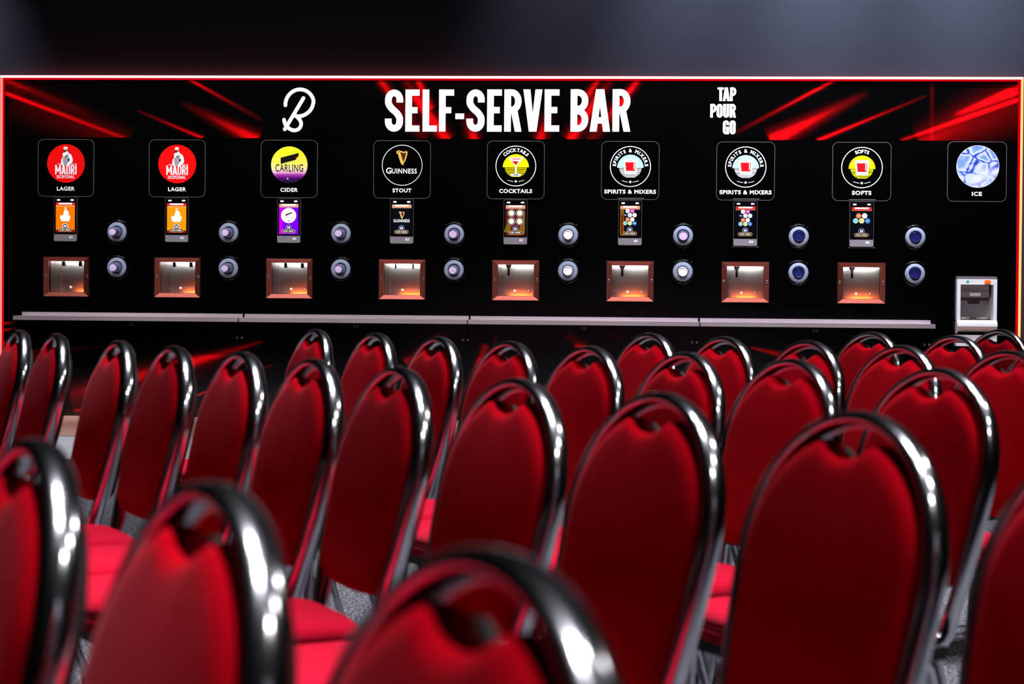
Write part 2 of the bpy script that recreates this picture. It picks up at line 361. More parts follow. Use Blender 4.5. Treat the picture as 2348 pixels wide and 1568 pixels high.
# lettering ------------------------------------------------------- hand-drawn heavy condensed capitals
def arc(cx, cz, rx, rz, a0, a1, n=10):
    return [(cx+rx*math.cos(R(a0+(a1-a0)*k/n)), cz+rz*math.sin(R(a0+(a1-a0)*k/n))) for k in range(n+1)]
def glyph(mb, ch, x0, x1, z0, z1, y, m, stem=0.16, bar=0.15):
    w = (x1-x0)/(z1-z0)                            # width in units of the height
    T = stem; H = bar
    tr = lambda q: (x0+q[0]*(z1-z0), z0+q[1]*(z1-z0))
    pol = lambda *q: mb.flat([tr(a) for a in q], y, m)
    rec = lambda a, b, c, d: pol((a, c), (b, c), (b, d), (a, d))
    st = lambda pts, wd=T: stroke(mb, [tr(a) for a in pts], wd*(z1-z0), y, m)
    if ch in 'ELFBRPDMNIH1': rec(0, T, 0, 1)
    if ch == 'E': rec(0, w, 1-H, 1); rec(0, .86*w, .5-H/2+.01, .5+H/2+.01); rec(0, w, 0, H)
    elif ch == 'L': rec(0, w, 0, H)
    elif ch == 'F': rec(0, w, 1-H, 1); rec(0, .82*w, .5-H/2+.01, .5+H/2+.01)
    elif ch == 'T': rec(0, w, 1-H, 1); rec(w/2-T/2, w/2+T/2, 0, 1)
    elif ch == '-': rec(0, w, 0, 1)
    elif ch == 'A':
        pol((0, 0), (T*1.05, 0), (w*.60, 1), (w*.30, 1)); pol((w, 0), (w-T*1.05, 0), (w*.40, 1), (w*.70, 1)); rec(w*.22, w*.78, .19, .19+H)
    elif ch == 'V':
        pol((0, 1), (T*1.05, 1), (w*.60, 0), (w*.30, 0)); pol((w, 1), (w-T*1.05, 1), (w*.40, 0), (w*.70, 0))
    elif ch in 'RP':
        b = .44 if ch == 'R' else .38
        rx = min(.22, w-T); h = T/2; hb = H/2
        st([(T/2, 1-hb), (w-h-rx*.7, 1-hb)]+arc(w-h-rx*.7, (1+b)/2, rx*.7, (1-b)/2-hb, 90, -90)+[(T/2, b+hb)], (T+H)/2)
        if ch == 'R': pol((w*.36, .53), (w*.36+T, .53), (w, 0), (w-T, 0))
    elif ch == 'B':
        h = T/2; hb = H/2; rx = (w-T)*.62
        for (a, b) in ((.46, 1), (0, .56)):
            st([(T/2, b-hb), (w-h-rx, b-hb)]+arc(w-h-rx, (a+b)/2, rx, (b-a)/2-hb, 90, -90)+[(T/2, a+hb)], (T+H)/2)
    elif ch == 'D':
        h = T/2; hb = H/2; rx = (w-T)*.6
        st([(T/2, 1-hb), (w-h-rx, 1-hb)]+arc(w-h-rx, 1-hb-rx, rx, rx, 90, 0, 6)+arc(w-h-rx, hb+rx, rx, rx, 0, -90, 6)+[(T/2, hb)], (T+H)/2)
    elif ch == 'O':
        h = T/2; rx = w/2-h
        st(arc(w/2, 1-h-rx, rx, rx, 0, 180)+arc(w/2, h+rx, rx, rx, 180, 360)+[(w-h, 1-h-rx)])
    elif ch == 'U':
        h = T/2; rx = w/2-h
        st([(h, 1), (h, h+rx)]+arc(w/2, h+rx, rx, rx, 180, 360)+[(w-h, 1)])
    elif ch in 'GC':
        h = T/2; rx = w/2-h
        st([(w-h, .66), (w-h, 1-h-rx)]+arc(w/2, 1-h-rx, rx, rx, 0, 180)+arc(w/2, h+rx, rx, rx, 180, 360)+[(w-h, .5 if ch == 'G' else .36)])
        if ch == 'G': rec(w/2, w, .40, .40+H*.9); rec(w-T, w, 0, .45)
    elif ch == 'S':
        h = T/2
        rx = w/2-h; q = .16
        mid = smooth_path([(h, 1-h-q), (h*1.08, .665), (w*.36, .555), (w*.64, .445), (w-h*1.08, .335), (w-h, h+q)], 6)
        p = [(w-h, .69), (w-h, 1-h-q)]+arc(w/2, 1-h-q, rx, q, 0, 180, 14)+[tuple(v) for v in mid[1:-1]]+arc(w/2, h+q, rx, q, 0, -180, 14)+[(h, .31)]
        st(p, T*1.02)
    elif ch == 'M':
        rec(w-T, w, 0, 1); pol((0, 1), (T, 1), (w/2+T*.35, .25), (w/2-T*.35, .25)); pol((w, 1), (w-T, 1), (w/2-T*.35, .25), (w/2+T*.35, .25))
    elif ch == 'N':
        rec(w-T, w, 0, 1); pol((0, 1), (T, 1), (w, 0), (w-T, 0))
    elif ch == 'X':
        pol((0, 0), (T, 0), (w, 1), (w-T, 1)); pol((0, 1), (T, 1), (w, 0), (w-T, 0))
def word(mb, s, x0, x1, z0, z1, y, m, stem=0.16, bar=0.15, gap=0.05):
    rel = {'I': stem, 'M': .62, '-': .2, ' ': .18, 'A': .48, 'V': .48, 'E': .36, 'L': .34, 'F': .35}
    ws = [rel.get(c, .43) for c in s]
    tot = sum(ws)+gap*(len(s)-1); k = (x1-x0)/tot; x = x0
    for c, a in zip(s, ws):
        if c != ' ': glyph(mb, c, x, x+a*k, z0, z1, y, m, stem, bar)
        x += (a+gap)*k
# rounded lettering from the built-in font, thickened
_tc = {}
def text_polys(s, bold):
    if (s, bold) in _tc: return _tc[(s, bold)]
    c = bpy.data.curves.new('lettering', 'FONT'); c.body = s; c.offset = bold; c.size = 1.0; c.resolution_u = 4; c.space_character = 1.12
    o = bpy.data.objects.new('lettering', c)
    me = o.to_mesh()
    vs = [(v.co.x, v.co.y) for v in me.vertices]; fs = [tuple(p.vertices) for p in me.polygons]
    o.to_mesh_clear(); bpy.data.objects.remove(o); bpy.data.curves.remove(c)
    _tc[(s, bold)] = (vs, fs)
    return vs, fs
def text(mb, s, cx, cz, w, h, y, m, bold=0.03):
    vs, fs = text_polys(s, bold)
    if not vs: return
    xs = [v[0] for v in vs]; zs = [v[1] for v in vs]
    a, b, c, d = min(xs), max(xs), min(zs), max(zs)
    mb.add([(cx+((v[0]-a)/(b-a)-.5)*w, y, cz+((v[1]-c)/(d-c)-.5)*h) for v in vs], fs, m)
def arc_text(mb, s, cx, cz, r, h, span, y, m, bold=0.035):   # centred over the top of a circle, radius r at the baseline
    k = h/0.73; adv = []
    for ch in s:
        if ch == ' ': adv.append((0, .30)); continue
        vs, _ = text_polys(ch, bold); xs = [v[0] for v in vs]; adv.append((min(xs), max(xs)-min(xs)))
    gaps = span/180*PI*(r+h/2)/k - sum(a[1] for a in adv)
    g = gaps/(len(s)-1); pos = -span/180*PI*(r+h/2)/k/2
    for ch, (mn, wd) in zip(s, adv):
        if ch != ' ':
            vs, fs = text_polys(ch, bold); th = (pos+wd/2)*k/(r+h/2)
            o = []
            for v in vs:
                lx = (v[0]-mn-wd/2)*k; lz = r+v[1]*k
                o.append((cx+lx*math.cos(th)+lz*math.sin(th), y, cz-lx*math.sin(th)+lz*math.cos(th)))
            mb.add(o, fs, m)
        pos += wd+g

# ================================================================== the hall
def struct(mb, name): return tag(mb.build(name), kind='structure')
XL, XR, ZT = -4.99, 3.06, 2.708                 # the bar front in its opening
b = MB(); b.add([(-12, -24, 0), (12, -24, 0), (12, -3.62, 0), (-12, -3.62, 0)], [(0, 1, 2, 3)], carpet); struct(b, 'floor')
b = MB(); b.add([(-12, -1.96, 0), (12, -1.96, 0), (12, 0.3, 0), (-12, 0.3, 0)], [(0, 1, 2, 3)], peach_vinyl); struct(b, 'trim_1')
b = MB(); b.add([(-12, -3.62, 0), (12, -3.62, 0), (12, -1.98, 0), (-12, -1.98, 0)], [(0, 1, 2, 3)], pale_vinyl); struct(b, 'trim_2')
b = MB(); b.box(-12, 12, -1.98, -1.96, -0.02, 0.001, black_matte); struct(b, 'trim_3')
b = MB()
b.box(-12, XL-0.02, 0.03, 0.40, 0, 5.5, wall_paint); b.box(XR+0.02, 12, 0.03, 0.40, 0, 5.5, wall_paint)
b.box(XL-0.02, XR+0.02, 0.03, 0.40, ZT+0.02, 5.5, wall_paint); b.box(XL-0.02, XR+0.02, 0.36, 0.40, 0, ZT+0.02, wall_paint)
struct(b, 'wall_back')
b = MB(); b.box(-12.2, -12, -24, 0.4, 0, 5.5, dark_paint); struct(b, 'wall_left')
b = MB(); b.box(12, 12.2, -24, 0.4, 0, 5.5, dark_paint); struct(b, 'wall_right')
b = MB(); b.box(-12, 12, -24.2, -24, 0, 5.5, dark_paint); struct(b, 'wall_front')
b = MB(); b.box(-12.2, 12.2, -24.2, 0.4, 5.5, 5.6, dark_paint); struct(b, 'ceiling')

b = MB(); b.box(-9, 9, -1.22, -1.18, 3.46, 5.5, dark_paint); struct(b, 'added_light_baffle')      # added unseen board that keeps the spotlights off the upper wall

# ================================================================== the bar front
BAY = [-4.463+0.9*i for i in range(8)]
WORD = ['leftmost lager', 'second lager', 'cider', 'stout', 'cocktails', 'left spirits and mixers', 'right spirits and mixers', 'softs']
bar = thing('bar_front', 'long black self serve bar front printed with red laser streaks', 'bar', (0, 0, 0))
hb = MB(); hb.box(XL+0.012, XR-0.012, 0.0, 0.04, 2.225, ZT-0.012, header_print)
hp = hb.build('header_panel', bar); hp['label'] = 'header panel printed with red laser streaks'
tb = MB()
holes = [(x-0.137, x+0.148, 0.988, 1.236) for x in BAY]
ICX0, ICX1 = 2.600, 2.850
tb.box(XL+0.012, XR-0.012, 0, 0.04, 0.80, 0.84, black_panel); tb.box(XL+0.012, ICX0, 0, 0.04, 0.84, 0.988, black_panel); tb.box(ICX1, XR-0.012, 0, 0.04, 0.84, 0.988, black_panel); tb.box(ICX0, ICX1, 0, 0.04, 1.11, 1.236, black_panel); tb.box(XL+0.012, XR-0.012, 0, 0.04, 1.236, 2.222, black_panel)
xs = [XL+0.012]+[q for h in holes for q in h[:2]]+[ICX0, ICX1, XR-0.012]
for i in range(0, len(xs), 2): tb.box(xs[i], xs[i+1], 0, 0.04, 0.988, 1.236, black_panel)
tp = tb.build('tap_panel', bar); tp['label'] = 'plain black panel of tap bays'
bb = MB(); bb.box(XL+0.012, XR-0.012, 0, 0.04, 0.0, 0.80, base_print)
bp = bb.build('base_panel', bar); bp['label'] = 'base panel printed with red laser beams'
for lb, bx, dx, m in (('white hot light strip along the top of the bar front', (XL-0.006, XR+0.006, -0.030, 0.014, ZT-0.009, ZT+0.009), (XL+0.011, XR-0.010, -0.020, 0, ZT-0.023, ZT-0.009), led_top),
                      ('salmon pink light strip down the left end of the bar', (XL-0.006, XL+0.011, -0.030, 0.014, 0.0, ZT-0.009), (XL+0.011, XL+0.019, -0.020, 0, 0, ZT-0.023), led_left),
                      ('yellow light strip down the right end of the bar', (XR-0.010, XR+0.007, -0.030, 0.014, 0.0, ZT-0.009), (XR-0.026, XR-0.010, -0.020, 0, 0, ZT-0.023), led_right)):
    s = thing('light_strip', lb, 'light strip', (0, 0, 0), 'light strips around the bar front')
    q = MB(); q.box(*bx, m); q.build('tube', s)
    q = MB(); q.box(*dx, led_halo); o = q.build('added_halo', s); o['label'] = 'added red band for the halo beside the strip'
# title lettering
lt = MB(); Y = -0.006
k = 0.143/156; tx = lambda px: -1.904+(px-122)*(1.938/2100)
zb = lambda px: 2.2795+(px-122)*(0.0065/2100)
for ch, a, c in (('S', 122, 278), ('E', 297, 420), ('L', 445, 570), ('F', 586, 716), ('S', 822, 978), ('E', 999, 1125), ('R', 1146, 1295), ('V', 1308, 1472), ('E', 1490, 1617), ('B', 1712, 1865), ('A', 1875, 2050), ('R', 2069, 2222)):
    glyph(lt, ch, tx(a), tx(c), zb(a), zb(a)+0.333, Y, white_vinyl)
lt.flat([(tx(727), 2.38), (tx(803), 2.38), (tx(803), 2.425), (tx(727), 2.425)], Y, white_vinyl)
o = lt.build('title_lettering', bar); o['label'] = 'big white SELF-SERVE BAR lettering'
lt = MB()
for ch, a, c in (('T', 503, 668), ('A', 640, 825), ('P', 830, 993)): glyph(lt, ch, 0.712+(a-503)*0.0003, 0.712+(c-503)*0.0003, 2.528, 2.634, Y, white_vinyl, 0.19, 0.16)
for ch, a, c in (('P', 318, 480), ('O', 482, 638), ('U', 652, 805), ('R', 818, 980)): glyph(lt, ch, 0.657+(a-318)*0.000302, 0.657+(c-318)*0.000302, 2.398, 2.505, Y, white_vinyl, 0.19, 0.16)
for ch, a, c in (('G', 645, 803), ('O', 818, 975)): glyph(lt, ch, 0.757+(a-645)*0.0003, 0.757+(c-645)*0.0003, 2.268, 2.377, Y, white_vinyl, 0.19, 0.16)
o = lt.build('slogan_lettering', bar); o['label'] = 'small white TAP POUR GO lettering'
lt = MB()
bl = lambda q: [(-2.725+(p[0]-552)*0.000294, 2.273+(1333-p[1])*0.000293) for p in q]
for q in ([(640, 605), (645, 520), (690, 390), (790, 270), (920, 195), (1055, 178), (1200, 215), (1320, 310), (1390, 430), (1398, 540), (1360, 670), (1280, 780), (1160, 865), (1050, 900), (930, 897), (885, 880)],
          [(885, 860), (960, 920), (1040, 1010), (1070, 1100), (1050, 1190), (990, 1255), (900, 1283), (800, 1265), (700, 1200), (635, 1110), (605, 1000)], [(1130, 412), (627, 1255)]):
    stroke(lt, smooth_path(bl(q), 6) if len(q) > 2 else bl(q), 0.0300, Y, white_vinyl, True)
o = lt.build('monogram', bar); o['label'] = 'white single line letter B monogram'

# ------------------------------------------------------------------ round signs
yellow = mat('yellow_print', (0.95, 0.80, 0.0), 0.7, 0, 0.1)
lime = mat('lime_print', (0.82, 0.88, 0.0), 0.7, 0, 0.1)
pale_blue = mat('pale_blue_print', (0.38, 0.78, 0.90), 0.7, 0, 0.1)
dark_red = mat('crimson_print', (0.85, 0.0, 0.004), 0.7, 0, 0.1)
ink = mat('black_print', (0.003, 0.002, 0.002), 0.7, 0, 0.1)
gold = mat('gold_print', (0.80, 0.50, 0.09), 0.6, 0, 0.2)
brown = mat('brown_print', (0.09, 0.02, 0.005), 0.7, 0, 0.1)
skin = mat('skin_print', (0.80, 0.55, 0.35), 0.7, 0, 0.1)
grey_print = mat('grey_print', (0.38, 0.33, 0.38), 0.7, 0, 0.1)
lilac = mat('lilac_print', (0.75, 0.65, 0.9), 0.7, 0, 0.1)
# cider disc: printed gradient from yellow over pink to dark purple
cider_print, t_, b_ = new_mat('cider_disc_print')
tc = t_.nodes.new('ShaderNodeTexCoord'); sp = t_.nodes.new('ShaderNodeSeparateXYZ'); mr = t_.nodes.new('ShaderNodeMapRange'); cr = t_.nodes.new('ShaderNodeValToRGB')
mr.inputs['From Min'].default_value = -0.145; mr.inputs['From Max'].default_value = 0.145
e = cr.color_ramp.elements; e[0].position = 0.0; e[0].color = (0.004, 0.0, 0.012, 1); e[1].position = 1.0; e[1].color = (0.95, 0.85, 0.01, 1)
for p, c in ((0.12, (0.06, 0.0, 0.11)), (0.20, (0.36, 0.02, 0.42)), (0.28, (0.85, 0.42, 0.60)), (0.36, (0.95, 0.75, 0.42)), (0.5, (0.95, 0.85, 0.12)), (0.75, (0.95, 0.85, 0.02))):
    q = e.new(p); q.color = (*c, 1)
t_.links.new(tc.outputs['Object'], sp.inputs[0]); t_.links.new(sp.outputs['Z'], mr.inputs['Value']); t_.links.new(mr.outputs[0], cr.inputs['Fac']); t_.links.new(cr.outputs['Color'], b_.inputs['Base Color'])
b_.inputs['Roughness'].default_value = 0.7; b_.inputs['Specular IOR Level'].default_value = 0.1
# ice photograph: cells of blue and white
ice_print, t_, b_ = new_mat('ice_photo_print')
tc = t_.nodes.new('ShaderNodeTexCoord'); v1 = t_.nodes.new('ShaderNodeTexVoronoi'); v2 = t_.nodes.new('ShaderNodeTexVoronoi'); ns = t_.nodes.new('ShaderNodeTexNoise')
mpn = t_.nodes.new('ShaderNodeMapping'); mpn.inputs['Scale'].default_value = (1, 0, 1.25); mpn.inputs['Location'].default_value = (0.31, 0, 0.16)
t_.links.new(tc.outputs['Object'], mpn.inputs['Vector'])
for v in (v1, v2): v.inputs['Scale'].default_value = 7.5; v.inputs['Randomness'].default_value = 0.75; t_.links.new(mpn.outputs[0], v.inputs['Vector'])
v1.feature = 'DISTANCE_TO_EDGE'; ns.inputs['Scale'].default_value = 22
t_.links.new(mpn.outputs[0], ns.inputs['Vector'])
ad = t_.nodes.new('ShaderNodeMath'); ad.operation = 'MULTIPLY_ADD'; ad.inputs[1].default_value = 0.16; 
t_.links.new(ns.outputs['Fac'], ad.inputs[0]); t_.links.new(v1.outputs['Distance'], ad.inputs[2])
cr = t_.nodes.new('ShaderNodeValToRGB'); e = cr.color_ramp.elements
e[0].position = 0.05; e[0].color = (0.01, 0.02, 0.22, 1); e[1].position = 0.46; e[1].color = (0.08, 0.20, 0.75, 1)
for p, c in ((0.10, (0.03, 0.06, 0.38)), (0.13, (0.36, 0.42, 0.80)), (0.19, (0.45, 0.50, 0.85)), (0.27, (0.15, 0.24, 0.68))):
    q = e.new(p); q.color = (*c, 1)
mx = t_.nodes.new('ShaderNodeMixRGB'); mx.blend_type = 'MIX'
gr = t_.nodes.new('ShaderNodeTexNoise'); gr.inputs['Scale'].default_value = 5.0; t_.links.new(mpn.outputs[0], gr.inputs['Vector'])
mr = t_.nodes.new('ShaderNodeMapRange'); mr.inputs['From Min'].default_value = 0.5; mr.inputs['From Max'].default_value = 0.72; mr.inputs['To Max'].default_value = 0.8
t_.links.new(gr.outputs['Fac'], mr.inputs['Value']); t_.links.new(mr.outputs[0], mx.inputs['Fac'])
t_.links.new(ad.outputs[0], cr.inputs['Fac']); t_.links.new(cr.outputs['Color'], mx.inputs[1]); mx.inputs[2].default_value = (0.60, 0.62, 0.88, 1)
t_.links.new(mx.outputs[0], b_.inputs['Base Color']); b_.inputs['Roughness'].default_value = 0.6; b_.inputs['Specular IOR Level'].default_value = 0.1

def harp(mb, cx, cz, s, y, g=gold, d=brown):
    P = lambda q: [(cx+a*s, cz+c*s) for a, c in q]
    mb.flat(P([(-.24, .36), (.30, .34), (.30, .2), (.05, -.40), (-.02, -.3)]), y+0.0004, d)
    stroke(mb, smooth_path(P([(-.27, .27), (-.36, .30), (-.36, .40), (-.26, .45), (-.12, .42), (.06, .36), (.22, .37), (.33, .43)]), 6), .085*s, y, g)
    mb.flat(P([(-.29, .34), (-.15, .38), (-.07, .12), (.03, -.24), (.08, -.34), (.0, -.46), (-.09, -.42), (-.2, -.12), (-.27, .12)]), y, g)
    stroke(mb, smooth_path(P([(.33, .38), (.30, .16), (.22, -.12), (.10, -.34), (-.02, -.46)]), 6), .09*s, y, g)
    mb.flat(P([(-.04, -.44), (.12, -.46), (.12, -.52), (-.06, -.52)]), y, g)
def man(mb, cx, cz, s, y, body=white_vinyl, full=True):     # a bearded man in shirt and waistcoat, s = height
    P = lambda q: [(cx+a*s, cz+c*s) for a, c in q]
    mb.flat(P([(-.09, .20), (-.05, .34), (.07, .34), (.10, .20)]), y, body)
    mb.flat(P([(-.10, .36), (-.13, .44), (-.11, .50), (.02, .52), (.10, .47), (.09, .36), (.03, .28)]), y-.0002, skin if full else body)
    mb.flat(P([(-.12, .44), (-.11, .50), (.02, .525), (.11, .48), (.11, .41), (.08, .43)]), y-.0004, body)
    if full: mb.flat(P([(-.14, .32), (-.09, .35), (.0, .33), (.06, .38), (.06, .28), (-.02, .21), (-.12, .23)]), y-.0004, brown)
    mb.flat(P([(-.16, .16), (-.02, .24), (.12, .25), (.20, .14), (.30, .10), (.36, -.02), (.40, -.22), (.38, -.32), (.20, -.50), (-.20, -.50), (-.27, -.42), (-.24, -.18), (-.14, .0), (-.18, .1)]), y, body)
    if full:
        mb.flat(P([(-.16, -.08), (.02, .04), (.12, .14), (.16, .02), (.14, -.30), (.06, -.48), (-.10, -.50), (-.16, -.30)]), y-.0003, grey_print)
        mb.flat(P([(.15, -.08), (.22, -.14), (.20, -.26), (.12, -.32)]), y-.0003, ink)
        mb.flat(circ(cx+.02*s, cz+.0*s, .05*s, 10), y-.0005, brown)
def star(mb, cx, cz, r, y, m):
    mb.flat([(cx+(r if k % 2 == 0 else r*.45)*math.sin(PI*k/5), cz+(r if k % 2 == 0 else r*.45)*math.cos(PI*k/5)) for k in range(10)], y, m)
def roundel(mb, cx, cz, y, word_, span, half, drink):
    ring(mb, cx, cz, 0.154, 0.160, y, white_vinyl)
    arc_text(mb, word_, cx, cz, 0.113, 0.027, span, y, white_vinyl)
    zc = cz-0.010; r = 0.103
    mb.flat(circ(cx, zc, r, 40, 0, 180), y, half)
    for j in range(1, 11):
        z = zc-0.0075*j; w = math.sqrt(max(0, r*r-(0.0075*j*1.25)**2))*0.86
        if w > 0.01: mb.flat([(cx-w, z), (cx+w, z), (cx+w*.98, z+0.0032), (cx-w*.98, z+0.0032)], y, half if drink == 'martini' or half is lime else white_vinyl)
    q = lambda p, m, dy: mb.flat([(cx+a, zc+c) for a, c in p], y-dy, m)
    if drink == 'martini':
        q([(-.062, .078), (.062, .078), (.006, .012), (.008, -.052), (-.008, -.052), (-.006, .012)], white_vinyl, .0006)
        q([(-.030, .069), (.036, .069), (.036, .063), (-.030, .063)], dark_red, .001)
        q([(-.032, .050), (.022, .046), (.0, .016)], dark_red, .001)
        mb.flat([(cx+.043*math.cos(R(a)), zc-.060+.011*math.sin(R(a))) for a in range(0, 360, 15)], y-.0006, white_vinyl)
        mb.flat([(cx+.026*math.cos(R(a)), zc-.060+.0035*math.sin(R(a))) for a in range(0, 360, 15)], y-.001, ink)
    else:
        q([(-.055, .066), (.055, .066), (.046, -.050), (-.044, -.050)], white_vinyl, .0006)
        q([(-.041, .044), (.041, .044), (.036, -.024), (-.034, -.024)], dark_red, .001)
        q([(.026, .042), (.034, .042), (.031, -.012), (.025, -.012)], white_vinyl, .0014)
        q([(-.018, .056), (.020, .056), (.020, .053), (-.018, .053)], dark_red, .001)
        for j in range(3): q([(-.036, -.032-.006*j), (.034, -.032-.006*j), (.034, -.034-.006*j), (-.036, -.034-.006*j)], ink, .001)
    star(mb, cx, cz-0.121, 0.013, y, white_vinyl)
    for sg in (-1, 1): stroke(mb, [(cx+sg*.019, cz-.122), (cx+sg*.042, cz-.118), (cx+sg*.066, cz-.111)], .0035, y, white_vinyl)

SIGNLBL = ['red disc sign over the word LAGER at the far left end',
           'black sign with a red disc over the word LAGER, next to the cider sign',
           'black sign with a yellow to purple disc over the word CIDER',
           'black sign with a gold harp in a ring over the word STOUT',
           'black sign with a cocktail glass on yellow over the word COCKTAILS',
           'SPIRITS & MIXERS sign with a red tumbler, next to the cocktails sign',
           'SPIRITS & MIXERS sign with a red tumbler, next to the softs sign',
           'black sign with a red tumbler on lime yellow over the word SOFTS',
           'black sign with a round picture of ice cubes over the word ICE']
WORDS = [('LAGER', .145), ('LAGER', .145), ('CIDER', .14), ('STOUT', .15), ('COCKTAILS', .26), ('SPIRITS & MIXERS', .405), ('SPIRITS & MIXERS', .405), ('SOFTS', .15), ('ICE', .078)]
for i, x in enumerate(BAY+[2.723]):
    s = thing('round_logo_sign', SIGNLBL[i], 'sign', (x, 0, 2.018), 'drink signs above the tap bays')
    hgt = 0.192 if i != 8 else 0.20
    m = MB(); m.prism(rrect(-.228, .226, -.266, hgt, .045), -.016, 0, plate_mat, plate_edge); m.build('sign_plate', s)
    ring_ = MB()
    outl = rrect(-.228, .226, -.266, hgt, .045); inn = rrect(-.2245, .2225, -.2625, hgt-.0035, .0415)
    n = len(outl); ring_.add([(p[0], -.0168, p[1]) for p in outl+inn], [(j, (j+1) % n, n+(j+1) % n, n+j) for j in range(n)], plate_edge); ring_.build('polished_edge', s)
    d = MB(); y = -.018
    if i < 2:
        d.flat(circ(0, -.002, .153, 64), y, red_print); o = d.build('disc', s); o['label'] = 'flat red disc'
        e_ = MB(); man(e_, -.002, .056, .145, y-.001)
        word(e_, 'MADRI', -.087, .087, -.089, -.014, y-.001, white_vinyl, .15, .12, .055)
        e_.flat([(.066, -.010), (.080, -.010), (.088, -.002), (.078, -.002)], y-.001, white_vinyl)
        e_.flat([(-.070, -.008), (-.025, -.008), (-.025, -.004), (-.070, -.004)], y-.001, white_vinyl); e_.flat([(.012, -.008), (.064, -.008), (.064, -.004), (.012, -.004)], y-.001, white_vinyl)
        text(e_, 'EXCEPCIONAL', -.002, -.108, .143, .025, y-.001, white_vinyl, .02)
        e_.build('emblem', s)
    elif i == 2:
        d.flat(circ(0, -.005, .146, 64), y, cider_print); o = d.build('disc', s); o['label'] = 'yellow to purple printed disc'
        e_ = MB(); e_.flat([(-.069, .051), (.075, .090), (.073, .064), (.050, .035), (-.069, .002)], y-.001, ink)
        e_.flat([(.052, .052), (.066, .063), (.064, .052), (.056, .042)], y-.0014, mat('ember_print', (.8, .06, 0), .7, 0, .1))
        text(e_, 'CARLING', .0, -.030, .222, .060, y-.001, ink, .012)
        text(e_, 'BLACK FRUITS CIDER', -.005, -.079, .155, .012, y-.001, mat('plum_print', (.25, .02, .18), .7, 0, .1), .0)
        for sg in (-1, 1): e_.flat([(-.005+sg*.082, -.080), (-.005+sg*.096, -.080), (-.005+sg*.096, -.077), (-.005+sg*.082, -.077)], y-.001, brown)
        e_.flat(circ(.0, -.120, .018, 20), y-.001, mat('berry_print', (.02, 0, .07), .5, 0, .2)); e_.flat(circ(-.012, -.114, .006, 12), y-.0014, lilac)
        e_.build('emblem', s)
    elif i == 3:
        ring(d, 0, -.004, .156, .161, y, white_vinyl); o = d.build('ring', s); o['label'] = 'thin white ring'
        e_ = MB(); harp(e_, .0, .058, .112, y-.001)
        text(e_, 'G', -.106, -.047, .043, .048, y-.001, white_vinyl, .02); text(e_, 'UINNESS', .018, -.050, .198, .040, y-.001, white_vinyl, .02)
        e_.build('emblem', s)
    elif i < 8:
        roundel(d, 0, -.006, y, ['COCKTAILS', 'SPIRITS & MIXERS', 'SPIRITS & MIXERS', 'SOFTS'][i-4], [98, 178, 178, 50][i-4], [yellow, pale_blue, pale_blue, lime][i-4], 'martini' if i == 4 else 'tumbler')
        d.build('emblem', s)
    else:
        d.flat(circ(.004, .006, .163, 64), y, ice_print); o = d.build('disc', s); o['label'] = 'blue ice cube picture'
        e_ = MB(); ring(e_, .004, .006, .161, .164, y-.0005, lilac); e_.build('ring', s)
    l = MB(); text(l, WORDS[i][0], 0.0 if i < 8 else .0, -.203 if i < 8 else -.206, WORDS[i][1], .032, y, white_vinyl, .035); l.build('lettering', s)

# ------------------------------------------------------------------ touch screens
disp = lambda n, c, st=1.0: emit(n, c, st)
d_white = disp('display_white', (1, 1, 1), 1.3); d_cream = disp('display_cream', (1, .85, .35), 1.1); d_black = disp('display_black', (.004, .004, .008), 1.0)
d_or1 = disp('display_orange', (1, .19, 0.0), 1.05); d_or2 = disp('display_amber', (1, .33, 0.005), 1.05); d_red = disp('display_red', (1, .03, .02), .9); d_deep = disp('display_deep_red', (.30, .012, 0), .8)
d_purple = disp('display_purple', (.22, .0, .95), 1.0); d_mag = disp('display_magenta', (.62, .0, .95), 1.0); d_peach = disp('display_peach', (1, .42, .25), .9); d_brown = disp('display_brown', (.14, .012, .004), 1.0)
d_olive = disp('display_olive', (.30, .16, .01), .8); d_pink = disp('display_pink', (.9, .1, .75), 1.0); d_blue = disp('display_blue', (.05, .3, .8), .9); d_navy = disp('display_navy', (.02, .025, .10), 1.0); d_teal = disp('display_teal', (.35, .8, .8), 1.0); d_ora3 = disp('display_coral', (.95, .22, .08), 1.0)
d_ring = disp('display_ring', (.35, .40, .75), .9); d_pill = disp('display_pill', (1, .55, .22), .9); d_gold = disp('display_gold', (1, .75, .35), .8)
reader_mat = mat('reader_plastic', (.20, .18, .20), .45, 0, .4)
bez = mat('screen_glass', (.002, .002, .003), .12, 0, .3)
